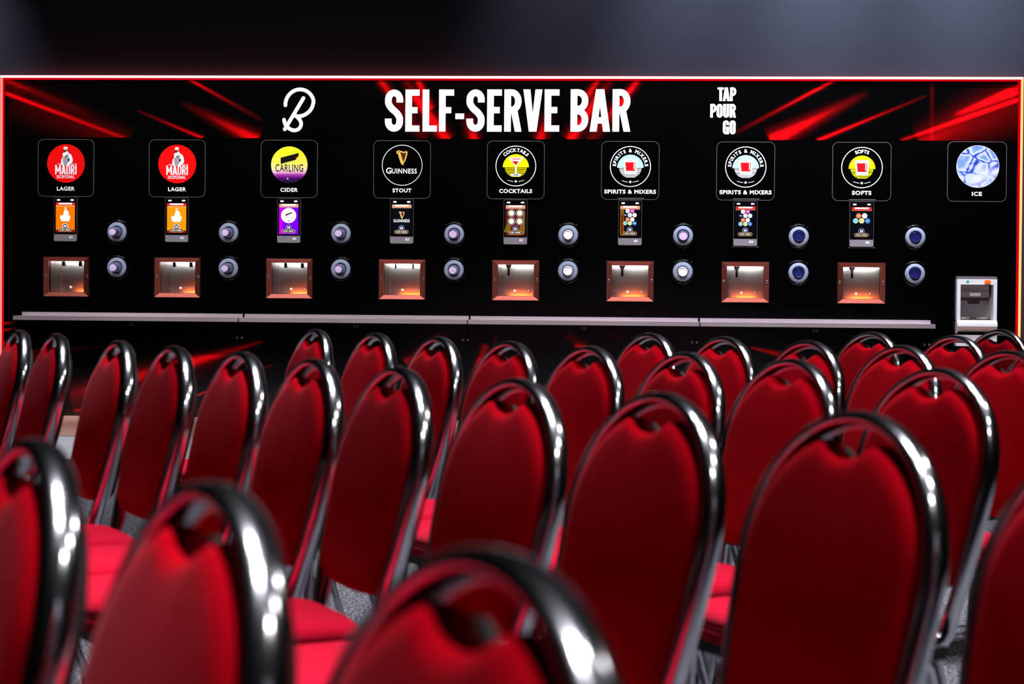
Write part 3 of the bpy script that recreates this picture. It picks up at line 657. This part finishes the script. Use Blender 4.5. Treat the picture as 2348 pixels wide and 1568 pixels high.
for i, x in enumerate(BAY):
    s = thing('touchscreen_terminal', 'upright touchscreen ordering terminal on the wall below the %s sign' % WORD[i], 'touchscreen', (x, 0, 1.571), 'ordering terminals of the bar')
    m = MB(); m.prism(rrect(-.092, .094, -.176, .176, .012), -.030, 0, plate_edge, plate_edge); m.build('housing', s)
    m = MB(); m.flat(rrect(-.090, .092, -.120, .174, .010), -.0305, bez); m.build('screen_glass', s)
    m = MB(); m.flat(rrect(-.090, .092, -.174, -.1215, .010), -.0308, reader_mat); m.build('reader_panel', s)
    m = MB(); m.flat(rrect(.032, .062, -.152, -.134, .006), -.032, white_plastic); m.flat(circ(.050, -.142, .004, 10), -.0325, ink); m.build('card_slot', s)
    for a in (-.054, .056):
        m = MB(); m.flat(rrect(a-.014, a+.014, .147, .159, .0058), -.031, d_white); m.build('indicator_light', s)
    if i >= 5:
        for z in ((.192,) if i == 5 else (.192, -.182)):
            m = MB(); m.box(-.098, .108, -.022, 0, z-.003, z+.003, plate_edge); m.build('mounting_bracket', s)
    D = MB(); y0, y1, y2, y3 = -.0312, -.0318, -.0322, -.0326
    rc = lambda a, b_, c, d_, yy, mm: D.flat([(a, c), (b_, c), (b_, d_), (a, d_)], yy, mm)
    L_, R_, B_, T_ = -.076, .078, -.108, .132
    bg = [d_or1, d_or2, d_purple, d_black, d_brown, d_black, d_black, d_black][i]
    rc(L_, R_, B_ if i in (2, 4) else -.100, T_, y0, bg)
    rc(L_, R_, T_-.024, T_, y1, d_red if i in (0, 1, 6, 7) else d_peach); rc(L_+.022, R_-.022, T_-.014, T_-.002, y2, d_white); rc(L_, R_, T_-.028, T_-.025, y2, d_cream if i < 2 else d_peach)
    if i < 2:
        for j in range(5): rc(L_, R_, -.100-.004*j+.012, -.096-.004*j+.012, y1, d_deep)
        man(D, .002, .058, .070, y2, d_white, False)
        D.flat(circ(.0, .085, .004, 8), y3, ink)
        D.flat([(-.040, .030), (.040, .030), (.041, .002), (.034, .000), (.032, -.016), (-.032, -.016), (-.034, .0), (-.041, .002)], y2, d_white)
    elif i == 2:
        rc(L_, L_+.028, B_, T_-.028, y1, d_mag); rc(L_+.028, L_+.045, -.02, T_-.028, y1, disp('display_violet', (.38, 0, .95), 1.0))
        D.flat(circ(.0, .040, .060, 36), y2, d_white); D.flat([(-.026, .048), (.028, .068), (.026, .058), (.018, .054), (-.026, .036)], y3, ink)
        text(D, 'CARLING', .0, .026, .086, .020, y3, d_olive, -.005); D.flat(circ(.002, -.004, .006, 10), y3, d_mag)
    elif i == 3:
        harp(D, .002, .050, .056, y2, d_gold, d_brown); text(D, 'GUINNESS', .0, .004, .128, .024, y2, d_white, .015)
    elif i == 4:
        for a, c in ((-.020, .012), (.050, -.055), (-.060, -.05), (.030, .06)): D.flat([(a-.03, c-.03), (a+.012, c-.034), (a+.028, c+.02), (a-.006, c+.034)], y1-.0002, [d_olive, d_deep][int(c > 0)])
        rc(R_-.020, R_-.004, -.095, .085, y1, d_olive)
        for a in (-.031, .034):
            for c in (.070, .005):
                ring(D, a, c, .027, .031, y3, d_ring, 32); D.flat(circ(a, c, .024, 28), y2, ink); D.flat(circ(a, c, .022, 28), y3, d_cream); D.flat(circ(a+.002, c-.001, .015, 20), y3-.0003, d_white)
    else:
        cols = [d_white, d_pink, d_navy, d_white, d_white, d_ora3, d_white, d_teal, d_cream, d_blue] if i < 7 else [d_ora3, d_white, d_teal, d_cream, d_blue]
        if i == 5: rc(L_, L_+.030, -.10, T_-.03, y1, d_olive); rc(L_+.008, L_+.022, -.09, .06, y1-.0002, d_deep)
        if i < 7: rows_ = [(2, .092), (3, .060), (2, .026), (3, -.004)]; rr = .0165; pitch_ = .0365
        else: rows_ = [(2, .065), (3, .026)]; rr = .0205; pitch_ = .046
        n = 0
        for cnt, c in rows_:
            for j in range(cnt):
                a = (j-(cnt-1)/2)*pitch_
                D.flat(circ(a, c, rr, 24), y2, cols[n])
                rc(a-rr*.5, a+rr*.5, c-.002, c+.002, y3, [d_ring, d_white][int(cols[n] in (d_pink, d_navy, d_ora3, d_blue))]); n += 1
    ring(D, 0, -.055, .020, .0235, y3, d_ring if i > 1 else d_white, 32); D.flat(circ(0, -.055, .020, 24), y2, d_navy); text(D, '25', 0, -.054, .024, .018, y3, d_white, .04)
    D.flat(rrect(-.055, .055, -.098, -.070, .0138), y3-.0002, d_pill); D.flat(rrect(-.051, .051, -.0945, -.0735, .0102), y3-.0005, d_black); text(D, 'START ORDER', 0, -.084, .084, .010, y3-.0008, d_white, .03)
    D.build('display', s)

# ------------------------------------------------------------------ pouring niches
NDESC = ['two small black taps', 'two small black taps', 'two small black taps', 'two thin black taps', 'one black spout', 'one black spout', 'one black spout', 'one black spout']
for i, x in enumerate(BAY):
    s = thing('pour_niche', 'square steel pouring niche with %s in the %s bay' % (NDESC[i], WORD[i]), 'tap niche', (x+.0055, 0, 1.112), 'pouring niches of the bar')
    m = MB(); o4 = [(-.187, -.160), (.187, -.160), (.187, .160), (-.187, .160)]; i4 = [(-.1425, -.124), (.1425, -.124), (.1425, .124), (-.1425, .124)]
    v = [(p[0], 0, p[1]) for p in o4]+[(p[0]*.982, -.022, p[1]*.975) for p in o4]+[(p[0], -.014, p[1]) for p in i4]+[(p[0], .02, p[1]) for p in i4]
    m.add(v, [(a+j, a+(j+1) % 4, a+4+(j+1) % 4, a+4+j) for a in (0, 4, 8) for j in range(4)], red_tinted_steel); m.build('frame', s)
    m = MB(); l4 = [(-.150, -.150), (.160, -.150), (.160, .150), (-.150, .150)]; v = [(p[0], .042, p[1]) for p in l4]+[(p[0], .175, p[1]) for p in l4]
    m.add(v, [(j, (j+1) % 4, 4+(j+1) % 4, 4+j) for j in range(4)]+[(4, 5, 6, 7)], steel_in); m.box(-.098 if i < 2 else -.122, -.094 if i < 2 else -.117, .15, .175, -.15, .15, steel_in); m.build('lining', s)
    m = MB(); m.box(-.1425, .1425, .0, .042, -.130, -.121, steel); m.build('drip_edge', s)
    for a in (-.167, .169):
        m = MB(); m.lathe(a, .006, [(.011, -.017), (.009, -.024), (.005, -.024)], steel, 16); m.flat(circ(a, .006, .0055, 12), -.0235, ink); m.build('screw', s)
    m = MB(); m.box(-.135, .145, .045, .050, .1275, .147, niche_led); m.build('light_strip', s)
    m = MB(); m.box([.01, -.01, -.03, -.04, -.06, -.06, -.06, -.05][i], [.13, .14, .12, .135, .11, .10, .10, .12][i], .045, .050, -.147, -.132, amber_led); m.build('amber_light', s)
    if i < 4:
        for a in ((-.045, .090) if i < 3 else (-.062, .078)):
            m = MB(); wv = .011 if i < 3 else .005
            m.box(a-wv, a+wv, .06, .09, .086, .124, black_plastic)
            if i < 3: m.box(a-wv*.6, a+wv*1.3, .055, .095, .086, .093, black_plastic); m.box(a-wv*.5, a+wv*1.2, .055, .095, .108, .114, black_plastic)
            m.build('tap', s)
    else:
        m = MB(); a = -.062
        m.tube([(a, .08, .124), (a, .08, .098), (a, .08, .097), (a, .08, .038)], [.026, .013, .010, .009], black_plastic, 14); m.build('spout', s)
    for a in (-.018, .092):
        m = MB(); m.lathe(a, -.084, [(.010, .174), (.010, .166), (.002, .164)], white_plastic if a < 0 else steel, 12); m.build('stud', s)
    if i >= 4:
        m = MB(); m.box(-.118, -.110, .166, .175, .024, .034, steel); m.build('rivet', s); m = MB(); m.box(-.118, -.110, .166, .175, -.100, -.092, steel); m.build('rivet', s)

# ------------------------------------------------------------------ cup dispensers and cups
gasket = mat('pale_silicone', (.24, .265, .36), .6, 0, .2)
cup_mats = {'lilac': mat('frosted_lilac_cup', (.16, .17, .32), .15, 0, .6), 'white': mat('white_cup', (.92, .90, .92), .35, 0, .5), 'blue': mat('clear_blue_cup', (.012, .014, .09), .10, 0, .9)}
cup_in = {'lilac': mat('lilac_cup_base', (.72, .52, .78), .3, 0, .5), 'white': mat('white_cup_base', (.97, .95, .95), .35, 0, .5), 'blue': mat('blue_cup_base', (.015, .015, .11), .08, 0, 1.0)}
CUPS = [('lilac', .165, 'lilac', .14), ('lilac', .16, 'lilac', .17), ('lilac', .17, 'lilac', .15), ('lilac', .13, 'lilac', .13), ('white', .10, 'white', .10), ('lilac', .08, 'white', .09), ('blue', .05, 'blue', .05), ('blue', .05, 'blue', .05)]
CW = {'lilac': 'frosted lilac', 'white': 'bright white', 'blue': 'clear dark blue'}
for i, x in enumerate(BAY):
    for j, z in enumerate((1.472, 1.190)):
        ud = ('upper', 'lower')[j]
        s = thing('cup_dispenser', 'round black %s cup dispenser to the right of the %s touchscreen' % (ud, WORD[i]), 'cup dispenser', (x+.417, 0, z), 'cup dispensers in the bar front')
        m = MB(); m.lathe(0, 0, [(.100, 0), (.100, -.014), (.094, -.024), (.084, -.026), (.078, -.020)], black_plastic, 40); m.build('collar', s)
        for a in (48, 132, 270):
            m = MB(); m.lathe(.098*math.cos(R(a)), .098*math.sin(R(a)), [(.011, 0), (.011, -.022), (.006, -.030), (.0005, -.031)], black_plastic, 14); m.build('lug', s)
        kind, ln = CUPS[i][j*2], CUPS[i][j*2+1]
        ro = .048 if kind != 'white' else .046
        m = MB(); m.lathe(0, 0, [(.078, -.020), (.074, -.027), (.060, -.031), (ro+.004, -.034), (ro, -.030), (ro, 0)], gasket, 40); m.build('gasket', s)
        c = thing('plastic_cup', '%s cup in the %s dispenser right of the %s touchscreen' % (CW[kind], ud, WORD[i]), 'cup', (x+.417, 0, z), 'cups in the bar dispensers')
        r0, r1 = ro-.004, ro-.004-.06*ln-.002
        m = MB(); m.lathe(0, 0, [(r0, -.005), (r1+.0015, -ln+.012), (r1, -ln), (r1-.003, -ln-.001), (r1-.005, -ln+.006)], cup_mats[kind], 28); m.build('cup_wall', c)
        m = MB(); m.lathe(0, 0, [(r1-.005, -ln+.006), (r1*.5, -ln+.004), (.0008, -ln+.005)], cup_in[kind], 28); m.build('cup_base', c)

# ------------------------------------------------------------------ steel drip shelves
SH = ['leftmost of the four steel drip shelves, below the two lager bays', 'steel drip shelf below the cider and stout bays', 'steel drip shelf below the cocktails bay', 'rightmost of the four steel drip shelves, beside the ice dispenser']
shelf_steel = mat('shelf_steel', (.74, .62, .66), .42, .9); noise_bump(shelf_steel, 25, .15, .001, 3, (.5, 8, 8))
for i in range(4):
    x0 = -4.826+1.8035*i+.004; x1 = x0+1.8035-.008
    s = thing('drip_shelf', SH[i], 'shelf', (x0, 0, .80), 'steel drip shelves of the bar')
    Wd = x1-x0
    m = MB(); m.box(0, Wd, -.215, 0, -.008, 0, shelf_steel); m.build('tray', s)
    m = MB(); m.box(.004, Wd-.004, -.012, 0, 0, .028, shelf_steel); m.build('upstand', s)
    m = MB(); m.prism([(0, -.032), (Wd, -.032), (Wd, .001), (0, .001)], -.220, -.214, shelf_steel); m.build('front_lip', s)
    m = MB(); m.box(Wd-.02, Wd-.01, -.18, 0, -.02, -.008, black_plastic); m.box(Wd-.02, Wd-.01, -.008, 0, -.17, -.008, black_plastic); br_ = m.build('bracket', s)
    copper = steel
    for a in (-.033, .004):
        m = MB(); m.lathe(Wd-.015+a, -.162, [(.009, 0), (.009, -.010), (.004, -.012), (.004, -.006)], copper, 12); m.build('bolt', s)
    m = MB(); m.box(Wd/2-.02, Wd/2+.02, -.03, 0, -.07, -.052, steel); m.box(Wd/2-.014, Wd/2+.014, -.031, -.029, -.066, -.056, black_plastic); m.build('latch', s)

# ------------------------------------------------------------------ ice dispenser
ic = thing('ice_dispenser', 'white ice dispenser with an orange button at the right end of the bar', 'ice dispenser', (2.725, 0, 0))
A, B2 = -.153, .153
m = MB(); yf = -.06
m.prism(rrect(A, B2, 1.138, 1.172, .012), yf, -.001, grey_plastic); m.build('top_cap', ic)
m = MB()
m.box(A, A+.027, yf-.004, -.001, .825, 1.150, white_plastic); m.box(B2-.027, B2, yf-.004, -.001, .825, 1.150, white_plastic)
m.box(A+.027, B2-.027, yf-.004, -.001, 1.108, 1.150, white_plastic); m.build('casing', ic)
niche_grey = mat('recess_plastic', (.52, .48, .47), .5)
m = MB(); v = [(A+.027, yf, .828), (B2-.027, yf, .828), (B2-.027, yf, 1.109), (A+.027, yf, 1.109), (A+.035, .10, .842), (B2-.050, .10, .842), (B2-.040, .10, 1.105), (A+.035, .10, 1.105)]
m.add(v, [(0, 1, 5, 4), (1, 2, 6, 5), (2, 3, 7, 6), (3, 0, 4, 7), (4, 5, 6, 7)], niche_grey); m.build('recess', ic)
m = MB(); v = [(A, yf-.004, .832), (B2, yf-.004, .832), (B2, yf-.035, .808), (A, yf-.035, .808), (A, yf-.038, .786), (B2, yf-.038, .786), (A, yf+.030, .730), (B2, yf+.030, .730), (A, -.001, .730), (B2, -.001, .730), (A, -.001, .832), (B2, -.001, .832)]
m.add(v, [(0, 1, 2, 3), (3, 2, 5, 4), (4, 5, 7, 6), (6, 7, 9, 8), (0, 3, 4, 6, 8, 10), (1, 11, 9, 7, 5, 2), (0, 10, 11, 1)], white_plastic); m.build('drip_lip', ic)
dark_ch = mat('dark_brown_plastic', (.030, .010, .010), .4)
mid_ch = mat('grey_chute_plastic', (.14, .11, .11), .4)
m = MB(); m.box(A+.032, B2-.052, -.010, .09, 1.050, 1.104, niche_grey); m.box(A+.032, B2-.052, -.016, .09, 1.005, 1.050, mid_ch); m.box(A+.032, B2-.055, -.020, .09, .985, 1.008, dark_ch); m.build('chute_housing', ic)
m = MB(); m.prism([(A+.095, .990), (A+.185, .990), (A+.176, .958), (A+.104, .958)], -.022, .05, dark_ch); m.build('nozzle', ic)
m = MB(); m.flat(rrect(A+.105, A+.188, 1.018, 1.044, .003), -.0175, niche_grey); m.build('badge', ic)
m = MB(); m.lathe(A+.080, 1.134, [(.010, yf-.004), (.010, yf-.007), (.0005, yf-.008)], mat('green_lamp', (.0, .35, .12), .3, 0, .5, (.0, .5, .18), .4), 14); m.build('indicator_lamp', ic)
m = MB(); m.prism(rrect(A+.209, A+.256, 1.116, 1.144, .010), yf-.012, yf-.004, mat('orange_button', (.95, .13, .0), .4, 0, .4, (1, .15, 0), .25)); m.build('push_button', ic)
m = MB(); m.box(A-.002, B2, -.075, -.001, .668, .718, white_plastic); m.box(A-.004, B2-.02, -.08, -.001, .63, .655, white_plastic); m.box(A+.01, B2-.01, -.06, -.001, .655, .735, black_plastic); m.build('base', ic)
m = MB(); m.box(A-.01, B2+.01, -.085, -.001, 0.0, .632, black_panel); m.build('pedestal', ic)

# ================================================================== banquet chairs
REC = R(13); SN, CS = math.sin(REC), math.cos(REC)
YB, ZB = 0.185, 0.455
HWID, VMAX = 0.176, 0.4665
def hoop_half(v):                                  # half width of the hoop at height v along the back
    if v > 0.285:
        q = (v-0.285)/(VMAX-0.285); return HWID*math.sqrt(max(0, 1-q*q))
    return HWID-0.034*((0.285-v)/0.285)**1.6
def bk(u, v, d=0.0):                               # point of the back plane, d = forward of it
    return (u, YB+v*SN-d*CS, ZB+v*CS+d*SN)
def hoop_path():
    h0 = hoop_half(0)
    left = [(-h0-.004, -.17, .415), (-h0-.002, -.05, .412), (-h0, .07, .412), (-h0, .13, .416), (-h0, .165, .428), (-h0, .182, .445)]
    side = [bk(-hoop_half(v), v) for v in [0.02+0.265*k/9 for k in range(10)]]
    top = [bk(-HWID*math.cos(R(a)), .285+(VMAX-.285)*math.sin(R(a))) for a in range(6, 91, 6)]
    half = left+side+top
    return half+[(-p[0], p[1], p[2]) for p in reversed(half[:-1])]
def pad_outline(dip):
    pts = []
    for k in range(0, 13): v = .082+.213*k/12; pts.append((hoop_half(v)-.011, v))
    for a in range(6, 70, 6): pts.append(((HWID-.011)*math.cos(R(a)), .295+(VMAX-.285-.030)*math.sin(R(a))))
    ux, vx = pts[-1]                               # the dipped top edge between two peaks
    for k in range(1, 9):
        t = k/8; pts.append((ux*(1-t), vx+.006*math.sin(PI*min(1, t*2.0))*(1 if t < .5 else 0)-dip*(t*t*(3-2*t))))
    full = pts+[(-u, v) for u, v in reversed(pts[:-1])]
    bt = [(.11, .068), (.05, .063), (0, .062), (-.05, .063), (-.11, .068)]
    return full+[(-q[0], q[1]) for q in bt]
def make_chair():
    root = bpy.data.objects.new('banquet_chair', None); root.empty_display_size = .1; COL.objects.link(root)
    m = MB(); m.oval(hoop_path(), (0, -CS, SN), .0185, .0105, chrome, 18); m.build('back_frame', root)
    # upholstered pad
    cu, cv = 0, .26; n = len(pad_outline(0))
    def ringp(scale, d, dip):                       # the cushion front is rounded both ways, more so up and down
        o = []
        for u, v in pad_outline(dip):
            u2_, v2_ = cu+(u-cu)*scale, cv+(v-cv)*scale
            bow = max(0, 1-((v2_-.25)/.215)**2)*max(0, 1-(u2_/.20)**2)
            o.append(bk(u2_, v2_, d+(.011*bow*min(1, (1-scale)*14) if d > .02 else 0)))
        return o
    lay = [(.985, -.012, .016), (1.0, -.004, .016), (1.0, .006, .016), (.99, .013, .016), (.965, .019, .015), (.92, .0215, .013), (.84, .023, .010), (.72, .024, .006), (.55, .0245, .003), (.38, .025, .001), (.2, .025, .0)]
    vs = []; fs = []
    for s_, d, dp in lay: vs += ringp(s_, d, dp)
    for i in range(len(lay)-1):
        for k in range(n): fs.append((i*n+k, i*n+(k+1) % n, (i+1)*n+(k+1) % n, (i+1)*n+k))
    vs.append(bk(cu, cv, .0362)); c = len(vs)-1; a = (len(lay)-1)*n
    fs += [(a+k, a+(k+1) % n, c) for k in range(n)]
    m = MB(); m.add(vs, fs, velvet, True); m.build('back_pad', root)
    m = MB(); vs = ringp(.985, -.012, .016)+ringp(.975, -.026, .016)+ringp(.93, -.034, .016); fs = [(i*n+k, i*n+(k+1) % n, (i+1)*n+(k+1) % n, (i+1)*n+k) for i in (0, 1) for k in range(n)]+[tuple(range(2*n, 3*n))]
    m.add(vs, fs, underside, False); m.build('back_shell', root)
    # seat cushion: rounded square rings
    def sq(hx, y0, y1, z, e=5.0, nn=48):
        o = []
        for k in range(nn):
            t = 2*PI*k/nn; c_, s_ = math.cos(t), math.sin(t)
            x = hx*math.copysign(abs(c_)**(2/e), c_); y = (y0+y1)/2+(y1-y0)/2*math.copysign(abs(s_)**(2/e), s_)
            o.append((x*(1-.06*max(0, (y-.0)/.2)), y, z))
        return o
    lay = [(.175, -.20, .16, .424), (.183, -.215, .172, .430), (.184, -.217, .174, .452), (.1805, -.213, .171, .456), (.1835, -.216, .173, .460), (.180, -.212, .168, .474), (.170, -.198, .155, .484), (.14, -.155, .115, .490), (.07, -.08, .04, .493)]
    vs = []; fs = []; nn = 48
    for q in lay: vs += sq(*q)
    for i in range(len(lay)-1):
        for k in range(nn): fs.append((i*nn+k, i*nn+(k+1) % nn, (i+1)*nn+(k+1) % nn, (i+1)*nn+k))
    fs.append(tuple(range((len(lay)-1)*nn, len(lay)*nn)))
    m = MB(); m.add(vs, fs, seat_velvet, True); se = m.build('seat', root)
    m = MB(); p = sq(.1825, -.215, .1725, .4565); m.tube(p+[p[0]], .0024, piping, 6, False); m.build('piping', se)
    m = MB(); m.box(-.17, .17, -.195, .155, .402, .426, underside); m.build('seat_pan', root)
    for sx in (-1, 1):
        m = MB(); m.tube([(sx*.166, -.15, .412), (sx*.170, -.165, .39), (sx*.172, -.20, .02), (sx*.172, -.20, .0)], .0115, chrome, 12); m.build('leg', root)
        m = MB(); m.tube([(sx*.160, .10, .412), (sx*.163, .125, .39), (sx*.170, .245, .02), (sx*.170, .247, .0)], .0115, chrome, 12); m.build('leg', root)
        for yy, xx in ((-.20, .172), (.246, .170)):
            m = MB(); m.tube([(sx*xx, yy, 0), (sx*xx, yy, .018)], .0145, rubber, 10); m.build('foot_cap', root)
    m = MB(); m.tube([(-.161, .118, .395), (.161, .118, .395)], .009, chrome, 10); m.build('stretcher', root)
    return root
ROWS = {
 'Z': [(-0.556, -13.028), (-0.303, -13.388), (-0.068, -13.721)],
 'A': [(-1.864, -9.081), (-1.637, -9.438), (-1.297, -10.01), (-1.067, -10.366), (-0.834, -10.701), (-0.617, -11.043), (-0.407, -11.368), (-0.166, -11.747), (0.059, -12.101), (0.294, -12.469), (0.525, -12.832)],
 'B': [(-1.016, -8.606), (-.763, -9.004), (-.532, -9.367), (-.303, -9.725), (-.080, -10.077), (.149, -10.436), (.362, -10.771), (.607, -11.155)],
 'C': [(.090, -8.699), (.311, -9.047), (.531, -9.391), (.745, -9.730), (.960, -10.070)],
 'D': [(.864, -8.215), (1.089, -8.568), (1.320, -8.931)],
 'E': [(1.428, -7.580)]}
RN = {'Z': 'the blurred nearest row', 'A': 'the long second row', 'B': 'the row of eight below the shelves', 'C': 'the row of five below the softs bay', 'D': 'the short row before the ice dispenser', 'E': ''}
ORD = ['leftmost', 'second from the left', 'third from the left', 'fourth from the left', 'fifth from the left', 'sixth from the left', 'seventh from the left', 'eighth from the left', 'ninth from the left', 'tenth from the left', 'last']
ANG = {'Z': -57.5, 'A': -57.5, 'B': -57.5, 'C': -57.5, 'D': -57.5, 'E': -57.5}
proto = None
APX = (0.0, YB+VMAX*SN)
for key in ('Z', 'A', 'B', 'C', 'D', 'E'):
    pts = ROWS[key]
    for i, (ax, ay) in enumerate(pts):
        if proto is None: proto = make_chair(); ch = proto
        else: ch = dup(proto)
        an = R(ANG[key]-(2.6 if ((key == 'A' and i < 7) or (key == 'B' and i < 3)) else 0)+random.uniform(-1.0, 1.0))
        ca, sa = math.cos(an), math.sin(an)
        # local +x runs along the row, local -y is the front; the given point is the top of the hoop
        ch.rotation_euler = (0, 0, an)
        ch.location = (ax-(APX[0]*ca-APX[1]*sa), ay-(APX[0]*sa+APX[1]*ca), 0)
        if key == 'E': lb = 'red banquet chair farthest back, beside the yellow light strip'
        elif i == len(pts)-1 and key in 'AD': lb = 'red chair cut off by the right edge, ending %s' % RN[key]
        else: lb = 'red banquet chair, %s in %s' % ('rightmost' if i == len(pts)-1 else ORD[i], RN[key])
        tag(ch, lb, 'chair', 'red banquet chairs in slanting rows')
# the nearest row goes on beyond the left edge
for k in range(1, 9):
    ch = dup(proto); ch.rotation_euler = (0, 0, R(-57.5)); an = R(-57.5); ca, sa = math.cos(an), math.sin(an)
    ax, ay = -.565-.2310*k, -13.015+.3626*k
    ch.location = (ax-(APX[0]*ca-APX[1]*sa), ay-(APX[0]*sa+APX[1]*ca), 0)
    tag(ch, 'red banquet chair of the nearest row standing beyond the left edge', 'chair', 'red banquet chairs in slanting rows')
